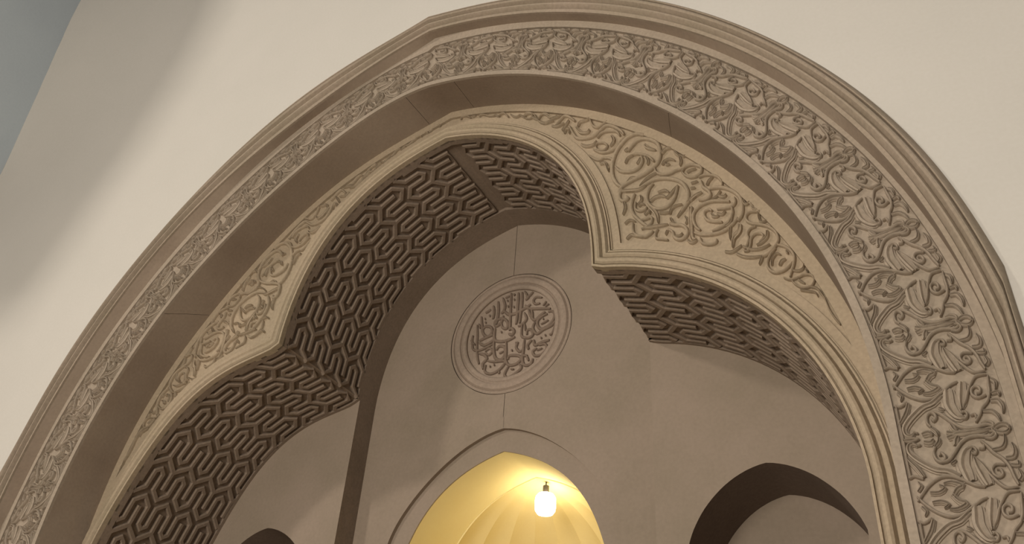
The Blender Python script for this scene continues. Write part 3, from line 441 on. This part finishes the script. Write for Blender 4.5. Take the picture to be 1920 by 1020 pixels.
wb = struct(mb.build('wall_back', INNER, smooth=0))
# upper part with a round hole for the medallion
MC = (-.01, 5.0); MR = .775
mb = MB(); rows = []
path_u = {1: [], -1: []}
for sgn in (-1, 1):
    inn, outp = [], []
    for i in range(49):
        th = PI * i / 48; dx, dz = math.sin(th), math.cos(th); x = MC[0] + sgn * MR * dx; z = MC[1] + MR * dz
        t = min(1.82 / dx if dx > 1e-9 else 1e9, (7.0 - MC[1]) / dz if dz > 1e-9 else 1e9, (MC[1] - ZS) / -dz if dz < -1e-9 else 1e9)
        X, Z = MC[0] + sgn * dx * t, MC[1] + dz * t
        if i in (0, 48): x = MC[0] + sgn * .003; X = x
        inn.append((x, z)); outp.append((X, Z))
    rows = [[P3((a[0] + (b[0] - a[0]) * k / 12, a[1] + (b[1] - a[1]) * k / 12), VQ) for a, b in zip(inn, outp)] for k in range(13)]
    mb.grid(rows, flip=(sgn < 0))
    for i in range(48):
        if abs(abs(outp[i][0] - MC[0]) - 1.82) < 1e-6 and abs(abs(outp[i + 1][0] - MC[0]) - 1.82) < 1e-6: continue
        a, b = outp[i], outp[i + 1]
        cxn = MC[0] + sgn * 1.82
        if abs(a[0] - cxn) > 1e-6 and abs(b[0] - cxn) < 1e-6: o = len(mb.v); mb.v += [P3(a, VQ), P3((cxn, 7.0), VQ), P3(b, VQ)]; mb.f.append((o, o + 1, o + 2))
        if abs(a[0] - cxn) < 1e-6 and abs(b[0] - cxn) > 1e-6: o = len(mb.v); mb.v += [P3(a, VQ), P3((cxn, ZS), VQ), P3(b, VQ)]; mb.f.append((o, o + 1, o + 2))
struct(mb.build('wall_back_upper', INNER, smooth=0))
for za, zb in ((3.835, 4.235), (5.77, 6.8)):
    mb = MB(); mb.grid([[(-.05, VQ + .012, za), (.05, VQ + .012, za)], [(-.05, VQ + .012, zb), (.05, VQ + .012, zb)]], flip=True); struct(mb.build('wall_back_joint', INNER, smooth=0))
# recessed surround of the doorway
ds = thing('doorway_surround', 'plain pointed-arch band set back around the lit doorway below the medallion', 'arch surround', (0, VQ, ZB))
def arched(h): 
    r = h + [(h[-1][0], h[-1][1] + (ZB - h[-1][1]) * i / 4) for i in range(1, 5)]
    return [(-p[0], p[1]) for p in r[::-1]] + r[1:]
d1, d2 = arched(D1), arched(D2)
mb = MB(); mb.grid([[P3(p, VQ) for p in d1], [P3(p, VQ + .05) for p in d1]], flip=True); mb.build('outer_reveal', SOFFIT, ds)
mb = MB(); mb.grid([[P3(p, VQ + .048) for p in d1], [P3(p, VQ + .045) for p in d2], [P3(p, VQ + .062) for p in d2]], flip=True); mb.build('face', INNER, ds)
# vestibule
VE = 3.05
mb = MB(); mb.grid([[(p[0] * 1.0, y, p[1]) for p in d2] for y in (VQ + .062, 2.5, 2.75, VE)], flip=True); struct(mb.build('vestibule_vault', CREAM))
mb = MB(); dome = []
Dd = [(p[0] * .985, p[1] - .012) for p in D2]; Dd += [(Dd[-1][0], Dd[-1][1] + (ZB - Dd[-1][1]) * i / 4) for i in range(1, 5)]
NF = 9
for x, z in Dd:
    row = []
    for i in range(NF * 8 + 1):
        ph = PI * i / (NF * 8); fl = 1 + .055 * abs(math.sin(NF * ph)) * min(1, x / .4); row.append((-x * math.cos(ph) * (fl if 0 < i < NF * 8 else 1), VE + x * math.sin(ph) * fl * 1.15, z))
    dome.append(row)
mb.grid(dome, flip=False); struct(mb.build('vestibule_shell', SHELL, smooth=25))
mb = MB(); d3 = [(p[0] * .985, p[1] - .012) for p in d2]; mb.grid([[P3(p, VE) for p in d2], [P3(p, VE) for p in d3]], flip=True); struct(mb.build('vestibule_arris', CREAM))
# side walls with niches
for sgn, side in ((-1, 'left'), (1, 'right')):
    rect = (-1.03, .98, ZB, 4.32) if sgn > 0 else (-.98, 1.03, ZB, 4.32)
    cxn = sgn * 2.74
    outr = (cxn - .985, cxn + 1.05) if sgn > 0 else (cxn - 1.05, cxn + .985)
    mb = arch_plate(NR, (outr[0], outr[1], ZB, 4.32), 1.965, 1.95, split=False, cx=cxn)
    struct(mb.build('wall_' + side, INNER, smooth=0))
    mb = MB(); mb.grid([[(sgn * 1.7552, y, z) for y in (1.965, VQ + .01)] for z in (ZB, 0, 2, cen[sgn][-1][1] + .002)], flip=(sgn < 0)); struct(mb.build('wall_return_' + side, LATT, smooth=0))
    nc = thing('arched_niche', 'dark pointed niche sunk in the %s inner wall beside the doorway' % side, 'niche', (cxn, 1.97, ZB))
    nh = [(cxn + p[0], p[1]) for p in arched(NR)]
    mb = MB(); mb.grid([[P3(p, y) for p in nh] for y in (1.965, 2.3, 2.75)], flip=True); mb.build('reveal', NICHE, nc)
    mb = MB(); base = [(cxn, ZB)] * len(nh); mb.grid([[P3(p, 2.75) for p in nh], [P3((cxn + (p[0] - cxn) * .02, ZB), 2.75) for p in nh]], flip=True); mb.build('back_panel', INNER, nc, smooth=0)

# ---------------- medallion ----------------
md = thing('inscribed_medallion', 'round stucco medallion with interlaced calligraphy above the doorway arch', 'medallion', (MC[0], VQ, MC[1]))
def ring(prof, name, m=FIELD):
    mb = MB(); mb.grid([[(MC[0] + r * math.sin(2 * PI * i / 96), VQ + y, MC[1] + r * math.cos(2 * PI * i / 96)) for i in range(97)] for r, y in prof]); return mb.build(name, m, md, smooth=30)
ring([(.640, .008), (.648, -.010), (.665, -.018), (.690, -.020), (.712, -.014), (.725, .002), (.732, .010), (.738, -.002), (.755, -.004), (.766, .002), (.768, .035), (.776, .035), (.776, 0)], 'outer_ring')
ring([(.567, .035), (.567, .004), (.578, -.008), (.598, -.014), (.615, -.010), (.628, .004), (.640, .008)], 'inner_ring')
mb = MB(); mb.grid([[(MC[0] + r * math.sin(2 * PI * i / 64), VQ + .030, MC[1] + r * math.cos(2 * PI * i / 64)) for i in range(65)] for r in (.001, .3, .568)]); mb.build('field', FIELD, md, smooth=0)
for wd, pts in D['cal']:
    mb = MB(); stroke(mb, [(p[0], p[1] + 5.0) for p in pts], wd * .00172, VQ + .032, VQ + .006, 'v' if wd > 0 else 'l', seg=4); mb.build('letter_stroke', LETTER, md, smooth=50)

# ---------------- hanging lamp ----------------
lx, ly, lz = .09, 3.12, 3.29
la = thing('hanging_lamp', 'glowing white opal lamp hanging from the yellow vault inside the doorway', 'lamp', (lx, ly, lz))
def lathe(prof, name, m, n=32):
    mb = MB(); mb.grid([[(lx + r * math.cos(2 * PI * i / n), ly + r * math.sin(2 * PI * i / n), lz + z) for i in range(n + 1)] for r, z in prof]); return mb.build(name, m, la)
lathe([(.001, -.125), (.05, -.124), (.085, -.112), (.107, -.08), (.114, -.04), (.114, .04), (.107, .075), (.085, .105), (.05, .118), (.001, .12)], 'glass_shade', BULB)
lathe([(.001, .20), (.034, .20), (.036, .13), (.030, .112), (.001, .112)], 'socket', METAL, 20)
lathe([(.028, .205), (.007, .20), (.007, .30), (.001, .30)], 'rod', METAL, 10)
